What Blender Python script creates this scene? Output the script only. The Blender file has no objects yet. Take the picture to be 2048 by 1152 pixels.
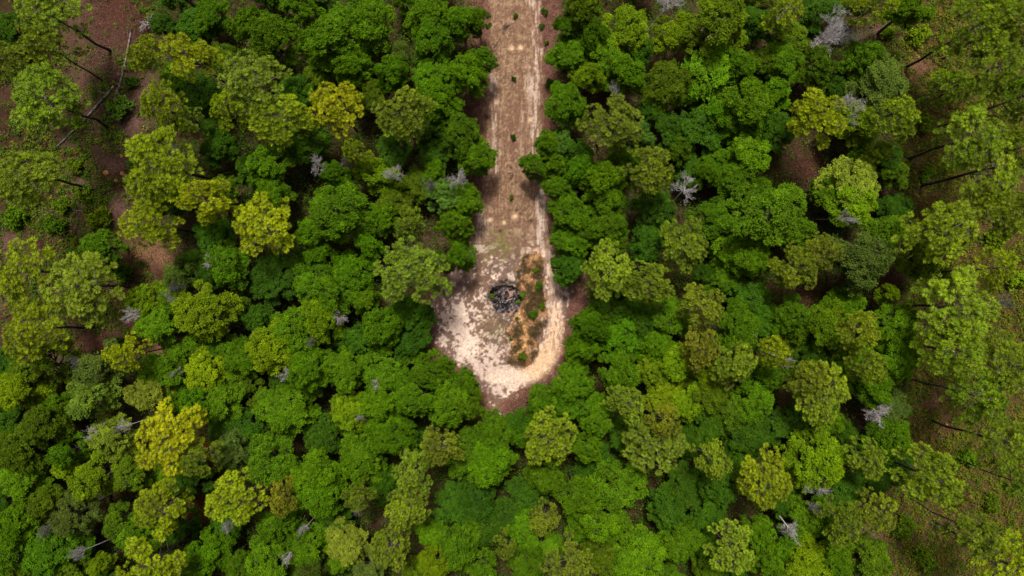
import bpy, math, random
import numpy as np
from mathutils import Matrix, Vector

# ------------------------------------------------------------------ camera, sky, sun, exposure
SC = bpy.context.scene
COL = SC.collection
HC = 80.0                      # flying height of the camera (m)
FPX = 1024 / math.tan(math.radians(36.5))   # focal length in pixels of the 2048 px wide photograph
cam_d = bpy.data.cameras.new("camera")
cam_d.sensor_fit = 'HORIZONTAL'
cam_d.angle = math.radians(73.0)
cam_d.clip_start = 0.5
cam_d.clip_end = 3000
cam = bpy.data.objects.new("camera", cam_d)
cam.location = (0, 0, HC)
cam.rotation_euler = (0, 0, 0)
COL.objects.link(cam)
SC.camera = cam

SUN_EL, SUN_AZ = 66.0, -5.0   # azimuth measured from +Y (top of the picture), clockwise
world = bpy.data.worlds.new("World")
SC.world = world
world.use_nodes = True
wn = world.node_tree
bg = wn.nodes["Background"]
sky = wn.nodes.new("ShaderNodeTexSky")
sky.sky_type = 'NISHITA'
sky.sun_disc = False
sky.sun_elevation = math.radians(SUN_EL)
sky.sun_rotation = math.radians(SUN_AZ)
sky.air_density = 0.5
sky.dust_density = 8.0
sky.ozone_density = 0.0
wn.links.new(sky.outputs[0], bg.inputs[0])
bg.inputs[1].default_value = 0.05

sun_d = bpy.data.lights.new("sun", 'SUN')
sun_d.energy = 2.6
sun_d.angle = math.radians(10)
sun_d.color = (1.0, 0.95, 0.87)
sun = bpy.data.objects.new("sun", sun_d)
_d = Vector((math.sin(math.radians(SUN_AZ)) * math.cos(math.radians(SUN_EL)),
             math.cos(math.radians(SUN_AZ)) * math.cos(math.radians(SUN_EL)), math.sin(math.radians(SUN_EL))))
sun.rotation_euler = _d.to_track_quat('Z', 'Y').to_euler()
sun.location = _d * 200
COL.objects.link(sun)

vs = SC.view_settings
vs.view_transform = 'Standard'
vs.look = 'None'
vs.exposure = 0.2
vs.gamma = 1.0
vs.use_curve_mapping = False
SC.render.engine = 'CYCLES'
SC.cycles.max_bounces = 6
SC.cycles.diffuse_bounces = 2
SC.cycles.glossy_bounces = 1
SC.cycles.transmission_bounces = 3
SC.cycles.transparent_max_bounces = 4
SC.cycles.caustics_reflective = False
SC.cycles.caustics_refractive = False

rng = np.random.default_rng(7)
random.seed(7)


# ------------------------------------------------------------------ helpers
def lin(r, g, b):
    f = lambda c: (c / 255 / 12.92) if c / 255 <= 0.04045 else ((c / 255 + 0.055) / 1.055) ** 2.4
    return np.array([f(r), f(g), f(b)])


def at(px, py, z=0.0):
    """photo pixel -> point of the place at height z"""
    return ((px - 1024) / FPX * (HC - z), -(py - 576) / FPX * (HC - z), z)


def to_px(x, y, z=0.0):
    return 1024 + x * FPX / (HC - z), 576 - y * FPX / (HC - z)


_perm = np.random.default_rng(3).permutation(4096)
_vals = np.random.default_rng(4).random(4096)


def vnoise(x, y, seed=0):
    x = np.asarray(x, float); y = np.asarray(y, float)
    xi = np.floor(x).astype(int); yi = np.floor(y).astype(int)
    xf = x - xi; yf = y - yi
    u = xf * xf * (3 - 2 * xf); v = yf * yf * (3 - 2 * yf)
    h = lambda a, b: _vals[(_perm[(a + seed * 131) & 4095] + b * 57 + seed * 17) & 4095]
    h2 = lambda a, b: _vals[_perm[(_perm[(a + seed * 131) & 4095] + b) & 4095]]
    return (h2(xi, yi) * (1 - u) + h2(xi + 1, yi) * u) * (1 - v) + (h2(xi, yi + 1) * (1 - u) + h2(xi + 1, yi + 1) * u) * v


def fbm(x, y, octv=4, seed=0):
    s = 0; a = 0.5; n = 0
    for i in range(octv):
        s = s + a * vnoise(x * 2 ** i, y * 2 ** i, seed + i); n += a; a *= 0.55
    return s / n


def sstep(a, b, x):
    t = np.clip((x - a) / (b - a), 0, 1)
    return t * t * (3 - 2 * t)


def mixc(c, d, m):
    return c * (1 - m[..., None]) + d * m[..., None]


def mesh_from(name, verts, quads=None, tris=None, smooth=False, mat=None):
    me = bpy.data.meshes.new(name)
    verts = np.ascontiguousarray(verts, dtype=np.float32)
    nq = 0 if quads is None else len(quads); nt = 0 if tris is None else len(tris)
    me.vertices.add(len(verts)); me.vertices.foreach_set("co", verts.ravel())
    loops = []
    if nq: loops.append(np.asarray(quads, np.int32).ravel())
    if nt: loops.append(np.asarray(tris, np.int32).ravel())
    loops = np.concatenate(loops)
    me.loops.add(len(loops)); me.loops.foreach_set("vertex_index", loops)
    me.polygons.add(nq + nt)
    starts = np.concatenate([np.arange(nq) * 4, nq * 4 + np.arange(nt) * 3]).astype(np.int32)
    totals = np.concatenate([np.full(nq, 4), np.full(nt, 3)]).astype(np.int32)
    me.polygons.foreach_set("loop_start", starts)
    me.polygons.foreach_set("loop_total", totals)
    if smooth:
        me.polygons.foreach_set("use_smooth", np.ones(nq + nt, bool))
    me.update(calc_edges=True)
    if mat: me.materials.append(mat)
    return me


def face_float(me, name, vals):
    a = me.attributes.new(name, 'FLOAT', 'FACE'); a.data.foreach_set("value", np.asarray(vals, np.float32))


def face_col(me, name, vals):
    v = np.ones((len(vals), 4), np.float32); v[:, :3] = vals
    a = me.attributes.new(name, 'FLOAT_COLOR', 'FACE'); a.data.foreach_set("color", v.ravel())


def point_col(me, name, vals):
    v = np.ones((len(vals), 4), np.float32); v[:, :3] = vals
    a = me.attributes.new(name, 'FLOAT_COLOR', 'POINT'); a.data.foreach_set("color", v.ravel())


def link(name, me, parent=None, loc=None):
    o = bpy.data.objects.new(name, me); COL.objects.link(o)
    if parent is not None: o.parent = parent
    if loc is not None: o.location = loc
    return o


def tag(o, label=None, cat=None, group=None, kind=None):
    if label: o['label'] = label
    if cat: o['category'] = cat
    if group: o['group'] = group
    if kind: o['kind'] = kind
    return o


def norm(v):
    return v / np.maximum(np.linalg.norm(v, axis=-1, keepdims=True), 1e-9)


def rdirs(n, r):
    return norm(r.normal(size=(n, 3)))


def leaf_quads(c, d, nrm, L, W):
    """diamond leaves: centre, direction, rough normal, length, width -> verts, quads"""
    d = norm(d); s = norm(np.cross(d, nrm))
    n2 = norm(np.cross(s, d))
    L = np.broadcast_to(L, (len(c),))[:, None]; W = np.broadcast_to(W, (len(c),))[:, None]
    v = np.stack([c - d * L * .5, c + s * W * .5 + n2 * L * .06, c + d * L * .5, c - s * W * .5 + n2 * L * .06], 1).reshape(-1, 3)
    q = np.arange(len(c) * 4).reshape(-1, 4)
    return v, q


class Tubes:
    def __init__(s): s.v = []; s.q = []; s.n = 0

    def add(s, pts, radii, sides=5):
        pts = np.asarray(pts, float); k = len(pts)
        t = np.gradient(pts, axis=0); t = norm(t)
        up = np.array([0.31, 0.17, 0.93]) if abs(t[0][2]) < .9 else np.array([0.95, 0.2, 0.1])
        a = norm(np.cross(t, up)); b = np.cross(t, a)
        th = np.arange(sides) * 2 * math.pi / sides
        ring = pts[:, None] + (a[:, None] * np.cos(th)[None, :, None] + b[:, None] * np.sin(th)[None, :, None]) * np.asarray(radii, float)[:, None, None]
        s.v.append(ring.reshape(-1, 3))
        i = np.arange(k - 1)[:, None] * sides; j = np.arange(sides)[None]
        jn = (j + 1) % sides
        q = np.stack([i + j, i + jn, i + sides + jn, i + sides + j], -1).reshape(-1, 4) + s.n
        s.q.append(q); s.n += k * sides
        # closing end
        e = s.n - sides
        if sides == 4: s.q.append(np.array([[e, e + 1, e + 2, e + 3]]))
        elif sides > 4:
            for m in range(1, sides - 2, 2):
                s.q.append(np.array([[e, e + m, e + m + 1, e + min(m + 2, sides - 1)]]) if m + 2 <= sides - 1 else np.zeros((0, 4), int))

    def mesh(s, name, mat):
        return mesh_from(name, np.concatenate(s.v), quads=np.concatenate(s.q), smooth=True, mat=mat)


# ------------------------------------------------------------------ materials
def new_mat(name):
    m = bpy.data.materials.new(name); m.use_nodes = True
    nt = m.node_tree
    for n in list(nt.nodes): nt.nodes.remove(n)
    out = nt.nodes.new("ShaderNodeOutputMaterial")
    return m, nt, out


def N(nt, typ, **kw):
    n = nt.nodes.new(typ)
    for k, v in kw.items(): setattr(n, k, v)
    return n


def leaf_mat(name, use_col_attr=False, trans=0.3, rough=0.55, spec=0.25, spread=0.5, warm=(1.25, 1.1, 0.55)):
    """leaf colour = the plant's own colour, varied leaf by leaf"""
    m, nt, out = new_mat(name)
    if use_col_attr:
        src = N(nt, "ShaderNodeAttribute", attribute_name="Col").outputs["Color"]
    else:
        src = N(nt, "ShaderNodeObjectInfo").outputs["Color"]
    var = N(nt, "ShaderNodeAttribute", attribute_name="var")
    mr = N(nt, "ShaderNodeMapRange"); mr.inputs[3].default_value = 1 - spread; mr.inputs[4].default_value = 1 + spread
    nt.links.new(var.outputs["Fac"], mr.inputs[0])
    mul = N(nt, "ShaderNodeMix", data_type='RGBA', blend_type='MULTIPLY'); mul.inputs[0].default_value = 1
    nt.links.new(src, mul.inputs[6]); nt.links.new(mr.outputs[0], mul.inputs[7])
    # young, yellower leaves
    wm = N(nt, "ShaderNodeMix", data_type='RGBA', blend_type='MULTIPLY')
    wr = N(nt, "ShaderNodeMapRange"); wr.inputs[1].default_value = .6; wr.inputs[2].default_value = 1.0; wr.inputs[4].default_value = .8
    nt.links.new(var.outputs["Fac"], wr.inputs[0]); nt.links.new(wr.outputs[0], wm.inputs[0])
    nt.links.new(mul.outputs[2], wm.inputs[6]); wm.inputs[7].default_value = (*warm, 1)
    p = N(nt, "ShaderNodeBsdfPrincipled")
    p.inputs["Roughness"].default_value = rough
    p.inputs["Specular IOR Level"].default_value = spec
    t = N(nt, "ShaderNodeBsdfTranslucent")
    mx = N(nt, "ShaderNodeMixShader"); mx.inputs[0].default_value = trans
    nt.links.new(wm.outputs[2], p.inputs["Base Color"]); nt.links.new(wm.outputs[2], t.inputs["Color"])
    nt.links.new(p.outputs[0], mx.inputs[1]); nt.links.new(t.outputs[0], mx.inputs[2])
    nt.links.new(mx.outputs[0], out.inputs[0])
    return m


def noise_mat(name, c0, c1, scale, rough=0.85, detail=6, bump=0.0, bscale=None, spec=0.2, c2=None, scale2=1.0):
    m, nt, out = new_mat(name)
    tc = N(nt, "ShaderNodeTexCoord")
    nz = N(nt, "ShaderNodeTexNoise"); nz.inputs["Scale"].default_value = scale; nz.inputs["Detail"].default_value = detail
    nt.links.new(tc.outputs["Object"], nz.inputs["Vector"])
    rp = N(nt, "ShaderNodeValToRGB")
    rp.color_ramp.elements[0].position = .35; rp.color_ramp.elements[1].position = .65
    rp.color_ramp.elements[0].color = (*c0, 1); rp.color_ramp.elements[1].color = (*c1, 1)
    nt.links.new(nz.outputs[0], rp.inputs[0])
    p = N(nt, "ShaderNodeBsdfPrincipled"); p.inputs["Roughness"].default_value = rough
    p.inputs["Specular IOR Level"].default_value = spec
    nt.links.new(rp.outputs[0], p.inputs["Base Color"])
    if bump:
        b = N(nt, "ShaderNodeBump"); b.inputs["Strength"].default_value = bump; b.inputs["Distance"].default_value = .05
        n2 = N(nt, "ShaderNodeTexNoise"); n2.inputs["Scale"].default_value = bscale or scale * 2; n2.inputs["Detail"].default_value = 5
        nt.links.new(tc.outputs["Object"], n2.inputs["Vector"])
        nt.links.new(n2.outputs[0], b.inputs["Height"]); nt.links.new(b.outputs[0], p.inputs["Normal"])
    nt.links.new(p.outputs[0], out.inputs[0])
    return m


def soil_mat(name, grain=0.35, gscale=9.0, bump=0.6):
    """soil: per-point soil colour (attribute) with procedural grain, crumbs and relief"""
    m, nt, out = new_mat(name)
    at_ = N(nt, "ShaderNodeAttribute", attribute_name="Col")
    tc = N(nt, "ShaderNodeTexCoord")
    n1 = N(nt, "ShaderNodeTexNoise"); n1.inputs["Scale"].default_value = gscale; n1.inputs["Detail"].default_value = 4; n1.inputs["Roughness"].default_value = .65
    n2 = N(nt, "ShaderNodeTexNoise"); n2.inputs["Scale"].default_value = 2.2; n2.inputs["Detail"].default_value = 5
    for n in (n1, n2): nt.links.new(tc.outputs["Object"], n.inputs["Vector"])
    mr = N(nt, "ShaderNodeMapRange"); mr.inputs[1].default_value = .3; mr.inputs[2].default_value = .7
    mr.inputs[3].default_value = 1 - grain; mr.inputs[4].default_value = 1 + grain
    nt.links.new(n1.outputs[0], mr.inputs[0])
    mr2 = N(nt, "ShaderNodeMapRange"); mr2.inputs[1].default_value = .3; mr2.inputs[2].default_value = .7
    mr2.inputs[3].default_value = .86; mr2.inputs[4].default_value = 1.14
    nt.links.new(n2.outputs[0], mr2.inputs[0])
    mu = N(nt, "ShaderNodeMath", operation='MULTIPLY'); nt.links.new(mr.outputs[0], mu.inputs[0]); nt.links.new(mr2.outputs[0], mu.inputs[1])
    mul = N(nt, "ShaderNodeMix", data_type='RGBA', blend_type='MULTIPLY'); mul.inputs[0].default_value = 1
    nt.links.new(at_.outputs["Color"], mul.inputs[6]); nt.links.new(mu.outputs[0], mul.inputs[7])
    p = N(nt, "ShaderNodeBsdfPrincipled"); p.inputs["Roughness"].default_value = .92; p.inputs["Specular IOR Level"].default_value = .1
    b = N(nt, "ShaderNodeBump"); b.inputs["Strength"].default_value = bump; b.inputs["Distance"].default_value = .08
    nt.links.new(n1.outputs[0], b.inputs["Height"]); nt.links.new(b.outputs[0], p.inputs["Normal"])
    nt.links.new(mul.outputs[2], p.inputs["Base Color"]); nt.links.new(p.outputs[0], out.inputs[0])
    return m


M_OAK = leaf_mat("oak_leaf", trans=.15, spread=.6, spec=.10, rough=.6)
M_PINE = leaf_mat("pine_needle", trans=.14, rough=.5, spec=.15, spread=.5, warm=(1.15, 1.05, .6))
M_UNDER = leaf_mat("undergrowth_leaf", use_col_attr=True, trans=.2, spread=.45, spec=.1)
M_BARK = noise_mat("oak_bark", (.06, .05, .045), (.16, .14, .12), 6, bump=.5)
M_TWIG = noise_mat("pine_twig", (.10, .085, .075), (.22, .19, .17), 5)
M_CHARBARK = noise_mat("charred_pine_bark", (.018, .015, .015), (.13, .105, .09), 2.2, detail=8, bump=.6)
M_DEAD = noise_mat("bleached_deadwood", (.48, .44, .45), (.76, .71, .71), 4, bump=.3)
M_DEAD2 = noise_mat("grey_deadwood", (.18, .165, .16), (.34, .31, .30), 4, bump=.3)
M_LOG = noise_mat("weathered_log", (.08, .06, .055), (.46, .40, .37), 1.6, detail=8, bump=.5)
M_SOIL = soil_mat("sandy_soil", grain=.30, gscale=8)
M_FLOOR = soil_mat("forest_soil", grain=.42, gscale=6)
M_CHAR = noise_mat("charcoal", (.008, .008, .010), (.035, .033, .038), 7, bump=.8, rough=.7)
M_ASH = noise_mat("pale_ash", (.35, .33, .34), (.7, .68, .70), 6)
M_ASHBED = soil_mat("ash_bed", grain=.45, gscale=7, bump=.9)

# ------------------------------------------------------------------ the ground
def catm(poly, px, py):
    """distance (photo px) to a polyline and the parameter along it"""
    best = np.full(px.shape, 1e9); par = np.zeros(px.shape)
    for i in range(len(poly) - 1):
        (x0, y0), (x1, y1) = poly[i], poly[i + 1]
        dx, dy = x1 - x0, y1 - y0
        t = np.clip(((px - x0) * dx + (py - y0) * dy) / (dx * dx + dy * dy), 0, 1)
        d = np.hypot(px - x0 - t * dx, py - y0 - t * dy)
        m = d < best; best = np.where(m, d, best); par = np.where(m, (i + t) / (len(poly) - 1), par)
    return best, par


Y_C = [-600, 0, 60, 150, 250, 330, 400, 470, 520, 560, 600, 650, 690, 730, 760, 790, 826]
XL_C = [982, 980, 978, 974, 967, 972, 958, 942, 915, 885, 868, 858, 876, 915, 955, 975, 988]
XR_C = [1083, 1082, 1084, 1086, 1086, 1080, 1096, 1106, 1112, 1126, 1132, 1130, 1117, 1096, 1064, 1024, 996]


def track_d(px, py):
    xl = np.interp(py, Y_C, XL_C); xr = np.interp(py, Y_C, XR_C)
    d = np.minimum(px - xl, xr - px)
    d = np.minimum(d, (826 - py) * 1.2)
    return d


PIT = (1012, 598)
RIM_PATH = [(985, 752), (1015, 752), (1050, 746), (1082, 730), (1103, 700), (1111, 655), (1110, 600), (1106, 545), (1086, 510), (1058, 512)]
MOUND_SPINE = [(1066, 530), (1062, 560), (1062, 600), (1060, 640), (1046, 668), (1042, 705)]


def base_z(x, y):
    return (fbm(x * .12 + 40, y * .12 + 40, 3, 5) - .5) * .5 + (fbm(x * .9 + 9, y * .9 + 9, 2, 6) - .5) * .12


def clearing_z(x, y, px, py):
    z = base_z(x, y) * .6 + .12
    z = z + (fbm(x * 2.2, y * 2.2, 3, 8) - .5) * .10 + (fbm(x * 6, y * 6, 2, 9) - .5) * .045
    # wheel ruts along the track
    for xc, w, dep in ((1068, 9, .10), (992, 9, .07)):
        z = z - dep * np.exp(-((px - xc) / w) ** 2) * sstep(500, 430, py)
    dr, _ = catm(RIM_PATH, px, py)
    z = z - .14 * np.exp(-(dr / 13) ** 2)
    r = np.hypot(px - PIT[0], (py - PIT[1]) * 1.05) + (fbm(px / 14, py / 14, 3, 11) - .5) * 14
    z = z - .75 * sstep(40, 22, r) + .22 * np.exp(-((r - 42) / 7) ** 2)
    return z


C_LIT = lin(124, 88, 76); C_LIT2 = lin(96, 64, 52); C_RED = lin(142, 88, 66)
C_TAN = lin(144, 112, 89); C_TAN2 = lin(116, 90, 71); C_TANL = lin(188, 156, 126)
C_PALE = lin(242, 217, 199); C_CRUST = lin(130, 105, 95); C_PEACH = lin(244, 204, 166)
C_ORANGE = lin(212, 160, 104); C_GRASS = lin(112, 112, 52); C_GREYP = lin(178, 158, 148)


def clearing_col(px, py):
    d = track_d(px, py) + (fbm(px / 22, py / 22, 4, 21) - .5) * 34
    n1 = fbm(px / 9, py / 9, 4, 22); n2 = fbm(px / 4, py / 4, 3, 23); st = fbm(px / 3.2, py / 34, 4, 24)
    st2 = fbm(px / 5, py / 60, 3, 25); big = fbm(px / 45, py / 45, 3, 26)
    c = np.broadcast_to(C_LIT, px.shape + (3,)).copy()
    d = d + (fbm(px / 6, py / 9, 3, 28) - .5) * 14
    c = mixc(c, C_LIT2, sstep(.42, .62, n1) * .7)
    c = mixc(c, C_RED, sstep(.5, .6, big) * sstep(640, 760, py) * .8)
    # --- beaten track
    inn = sstep(-7, 7, d)
    t = np.broadcast_to(C_TAN, px.shape + (3,)).copy()
    t = mixc(t, C_TAN2, sstep(.44, .62, n2) * .75)
    t = mixc(t, C_TANL, sstep(.56, .70, fbm(px / 2.6, py / 3.4, 3, 27)) * .7)
    t = mixc(t, C_TAN2, sstep(.50, .68, st2) * .45)
    t = mixc(t, C_LIT, sstep(.55, .68, big) * .5)
    t = mixc(t, C_TANL, sstep(.53, .66, n1 * .6 + st * .4) * .5)
    up = sstep(520, 440, py)
    for xc, w, y0, y1, a in ((1068, 13, -400, 340, .8), (1081, 8, -400, 250, .4), (990, 12, 120, 360, .6), (1081, 13, 355, 500, 1.1), (958, 16, 410, 540, .8), (1045, 10, 160, 330, .3)):
        m = np.exp(-((px - xc - (fbm(px * 0, py / 50, 2, 31) - .5) * 16) / w) ** 2) * sstep(y0 - 30, y0 + 30, py) * sstep(y1 + 30, y1 - 30, py) * a
        t = mixc(t, C_PALE * .78, np.clip(sstep(.58 - .22 * m, .80 - .22 * m, st * .7 + n2 * .3) * m * 1.2, 0, .9))
    c = mixc(c, t, inn)
    # --- mottled turning circle: pale sand showing through a dark crust
    lo = sstep(440, 540, py + (big - .5) * 80)
    cr = np.broadcast_to(C_CRUST, px.shape + (3,)).copy()
    cr = mixc(cr, C_TAN, sstep(.42, .6, big) * .7)
    cr = mixc(cr, C_CRUST * .72, sstep(.55, .66, fbm(px / 6, py / 6, 3, 34)) * .7)
    ang = np.arctan2(py - 620, px - 1010)
    arcst = fbm(np.hypot(px - 1015, (py - 600) * .9) / 6, ang * 9 + 20, 3, 33)
    g = lambda x, y, r_: np.exp(-(np.hypot(px - x, py - y) / r_) ** 2)
    amt = -.030 + .12 * np.exp(-(catm([(915, 625), (925, 690), (975, 745), (1010, 757)], px, py)[0] / 26) ** 2) - .09 * g(905, 565, 42) - .06 * sstep(26, 0, d) - .05 * g(960, 560, 40) - .05 * g(1000, 480, 45) - .05 * g(985, 650, 30) - .04 * g(940, 735, 25)
    f = n1 * .28 + arcst * .32 + fbm(px / 4, py / 4, 4, 37) * .40
    pt = sstep(.445, .555, f + amt)
    cr = mixc(cr, C_PALE, pt * (.75 + .25 * sstep(.45, .6, big)))
    c = mixc(c, cr, lo * sstep(-12, 6, d + (n1 - .5) * 40))
    # --- worn pale loop round the mound
    dr, tp = catm(RIM_PATH, px, py)
    w = np.interp(tp, [0, .12, .35, .5, .75, .9, 1], [14, 22, 25, 17, 13, 16, 14])
    m = sstep(1.3, .45, dr / w + (n1 - .5) * .7)
    pc = np.broadcast_to(C_PEACH, px.shape + (3,)).copy()
    pc = mixc(pc, C_PALE, np.clip(sstep(.30, .12, tp) + sstep(.45, .7, tp) * .6, 0, 1))
    pc = mixc(pc, C_CRUST * 1.15, sstep(.52, .62, fbm(px / 4, py / 18, 4, 36)) * sstep(.38, .5, tp) * .7)
    pc = mixc(pc, C_TANL, sstep(.55, .7, n2) * .5)
    c = mixc(c, pc, m)
    # thin moss and grass films
    for gx, gy, gr, a in ((1000, 490, 36, .75), (986, 655, 30, .55), (1030, 600, 30, .35), (945, 500, 20, .2)):
        c = mixc(c, C_GRASS, np.exp(-((px - gx) ** 2 + (py - gy) ** 2) / gr ** 2) * sstep(.38, .58, n1) * a)
    # little heaps of fresh sand and scuffs on the track
    for gx, gy, gr in ((1023, 97, 5), (1041, 96, 5), (1041, 96, 3), (1030, 433, 5), (1008, 446, 4), (992, 205, 4), (1060, 240, 4), (1045, 330, 4), (980, 440, 4)):
        c = mixc(c, C_PEACH, np.exp(-((px - gx) ** 2 + (py - gy) ** 2) / gr ** 2))
    for gx, gy, gr in ((1022, 336, 3), (1018, 348, 3), (1025, 352, 4), (1022, 358, 3), (1032, 365, 3), (1033, 420, 4), (1062, 442, 4), (1040, 428, 3), (1000, 462, 4), (973, 235, 6)):
        c = mixc(c, C_TAN2 * .35, np.exp(-((px - gx) ** 2 + (py - gy) ** 2) / gr ** 2) * .9)
    # soot round the pit
    r = np.hypot(px - PIT[0], py - PIT[1]) + (fbm(px / 14, py / 14, 3, 11) - .5) * 14
    c = mixc(c, lin(104, 90, 84), sstep(52, 26, r + (n1 - .5) * 30) * .75)
    return c


def build_ground():
    # large sheet, fine in view, coarse to the horizon
    fx = np.arange(-64, 64.01, .42); fy = np.arange(-40, 40.01, .42)
    far = np.array([70, 80, 95, 120, 160, 220, 320, 480, 700.])
    xs = np.concatenate([-far[::-1], fx, far]); ys = np.concatenate([-far[::-1], fy, far])
    X, Y = np.meshgrid(xs, ys); PX, PY = to_px(X, Y)
    Z = base_z(X, Y)
    d = track_d(PX, PY)
    Z = Z - 1.2 * sstep(-26, -6, d) * (np.abs(Y) < 70)
    n = fbm(X * .35, Y * .35, 4, 41); n2 = fbm(X * 1.3, Y * 1.3, 3, 42); n3 = fbm(X * .12, Y * .12, 3, 43)
    c = np.broadcast_to(lin(92, 64, 50), X.shape + (3,)).copy()
    c = mixc(c, lin(70, 46, 36), sstep(.4, .62, n))
    c = mixc(c, lin(128, 98, 84), sstep(.5, .66, n3 * .6 + n2 * .4) * .8)
    c = mixc(c, lin(84, 78, 38), sstep(.48, .62, n2) * .6)
    right = sstep(1760, 1860, PX)
    c = mixc(c, lin(108, 92, 46), right * .7)
    # bare sandy scars
    for gx, gy, gr, k in ((275, 235, 34, 'm'), (285, 180, 22, 'm'), (230, 30, 50, 'r'), (230, 320, 26, 'm'), (300, 500, 36, 's'), (330, 515, 18, 's'),
                          (190, 470, 26, 'm'), (240, 425, 26, 'm'), (20, 490, 26, 'm'), (270, 640, 30, 's'), (330, 690, 34, 's'), (430, 655, 16, 's'), (180, 690, 40, 'r'),
                          (1610, 330, 44, 'r'), (1605, 590, 36, 'r'), (1765, 560, 30, 'r'), (1590, 760, 30, 'r'), (1600, 930, 40, 'r'), (1730, 1075, 34, 'm'), (1725, 830, 28, 'r'),
                          (1755, 60, 22, 'm'), (1840, 140, 26, 's'), (1870, 805, 24, 's'), (1905, 1030, 30, 'r'), (1880, 850, 26, 'r'), (1975, 905, 18, 's'), (420, 910, 24, 'o'), (405, 1020, 26, 'o'), (220, 1075, 16, 'm'), (1190, 195, 40, 'r')):
        tone = {'m': lin(136, 104, 92), 'r': lin(104, 68, 54), 's': lin(160, 118, 88), 'o': lin(176, 98, 56)}[k]
        m = np.exp(-(((PX - gx) ** 2 + (PY - gy) ** 2) / gr ** 2)) * (.35 + 1.3 * n2)
        c = mixc(c, tone, np.clip(m, 0, .9))
    nx, ny = len(xs), len(ys)
    i = np.arange(ny - 1)[:, None] * nx + np.arange(nx - 1)[None]
    q = np.stack([i, i + 1, i + nx + 1, i + nx], -1).reshape(-1, 4)
    me = mesh_from("forest_floor", np.stack([X, Y, Z], -1).reshape(-1, 3), quads=q, smooth=True, mat=M_FLOOR)
    point_col(me, "Col", c.reshape(-1, 3) * np.array([.70, .70, .72]))
    tag(link("forest_floor", me), "brown leaf-littered forest floor under the trees", None, None, "structure")

    # the beaten track and the turning circle share one height field
    st = .105
    x0, y0 = at(815, 850)[:2]; x1, y1 = at(1225, -330)[:2]
    xs = np.arange(x0, x1, st); ys = np.arange(y0, y1, st)
    X, Y = np.meshgrid(xs, ys); PX, PY = to_px(X, Y)
    d = track_d(PX, PY) + (fbm(PX / 26, PY / 26, 3, 51) - .5) * 30
    Z = clearing_z(X, Y, PX, PY) - .35 * sstep(-40, -62, d)
    C = clearing_col(PX, PY)
    V = np.stack([X, Y, Z], -1).reshape(-1, 3); C = C.reshape(-1, 3)
    nx, ny = len(xs), len(ys)
    i = (np.arange(ny - 1)[:, None] * nx + np.arange(nx - 1)[None])
    q = np.stack([i, i + 1, i + nx + 1, i + nx], -1).reshape(-1, 4)
    dv = d.ravel(); pyv = PY.ravel(); pxv = PX.ravel()
    keep = (dv[q].min(1) > -66)
    cut = 486 + (fbm(pxv / 20, pyv * 0, 2, 52) - .5) * 30
    lowm = (pyv[q].mean(1) > cut[q].mean(1))
    for nm, mk in (("dirt_track", keep & ~lowm), ("sandy_clearing", keep & lowm)):
        qq = q[mk]; used, inv = np.unique(qq.ravel(), return_inverse=True)
        me = mesh_from(nm, V[used], quads=inv.reshape(-1, 4), smooth=True, mat=M_SOIL)
        point_col(me, "Col", C[used])
        tag(link(nm, me), "straight tan dirt track with pale sandy wheel marks" if nm == "dirt_track" else "pale sandy turning circle at the end of the dirt track", None, None, "structure")


build_ground()


def ground_at(x, y):
    px, py = to_px(np.array([x]), np.array([y]))
    d = track_d(px, py)
    if d[0] > -45: return float(clearing_z(np.array([x]), np.array([y]), px, py)[0])
    return float(base_z(np.array([x]), np.array([y]))[0])


# sandy mound in the middle of the turning circle
def mound_z(px, py):
    dm, tp = catm(MOUND_SPINE, px, py)
    w = np.interp(tp, [0, .2, .45, .7, 1], [28, 32, 30, 38, 34])
    n = fbm(px / 16, py / 16, 4, 61)
    h = sstep(1.25, .05, dm / w + (n - .5) * .7) * (.95 + .5 * (n - .5))
    h = h + (fbm(px / 4, py / 4, 3, 62) - .5) * .16 * sstep(1.1, .8, dm / w)
    # a washed-out gully along the path over the mound
    dg, _ = catm([(1036, 618), (1044, 640), (1051, 664), (1049, 690), (1036, 706)], px, py)
    h = h - .28 * np.exp(-(dg / 5) ** 2)
    return h, dm / w, dg


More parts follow.
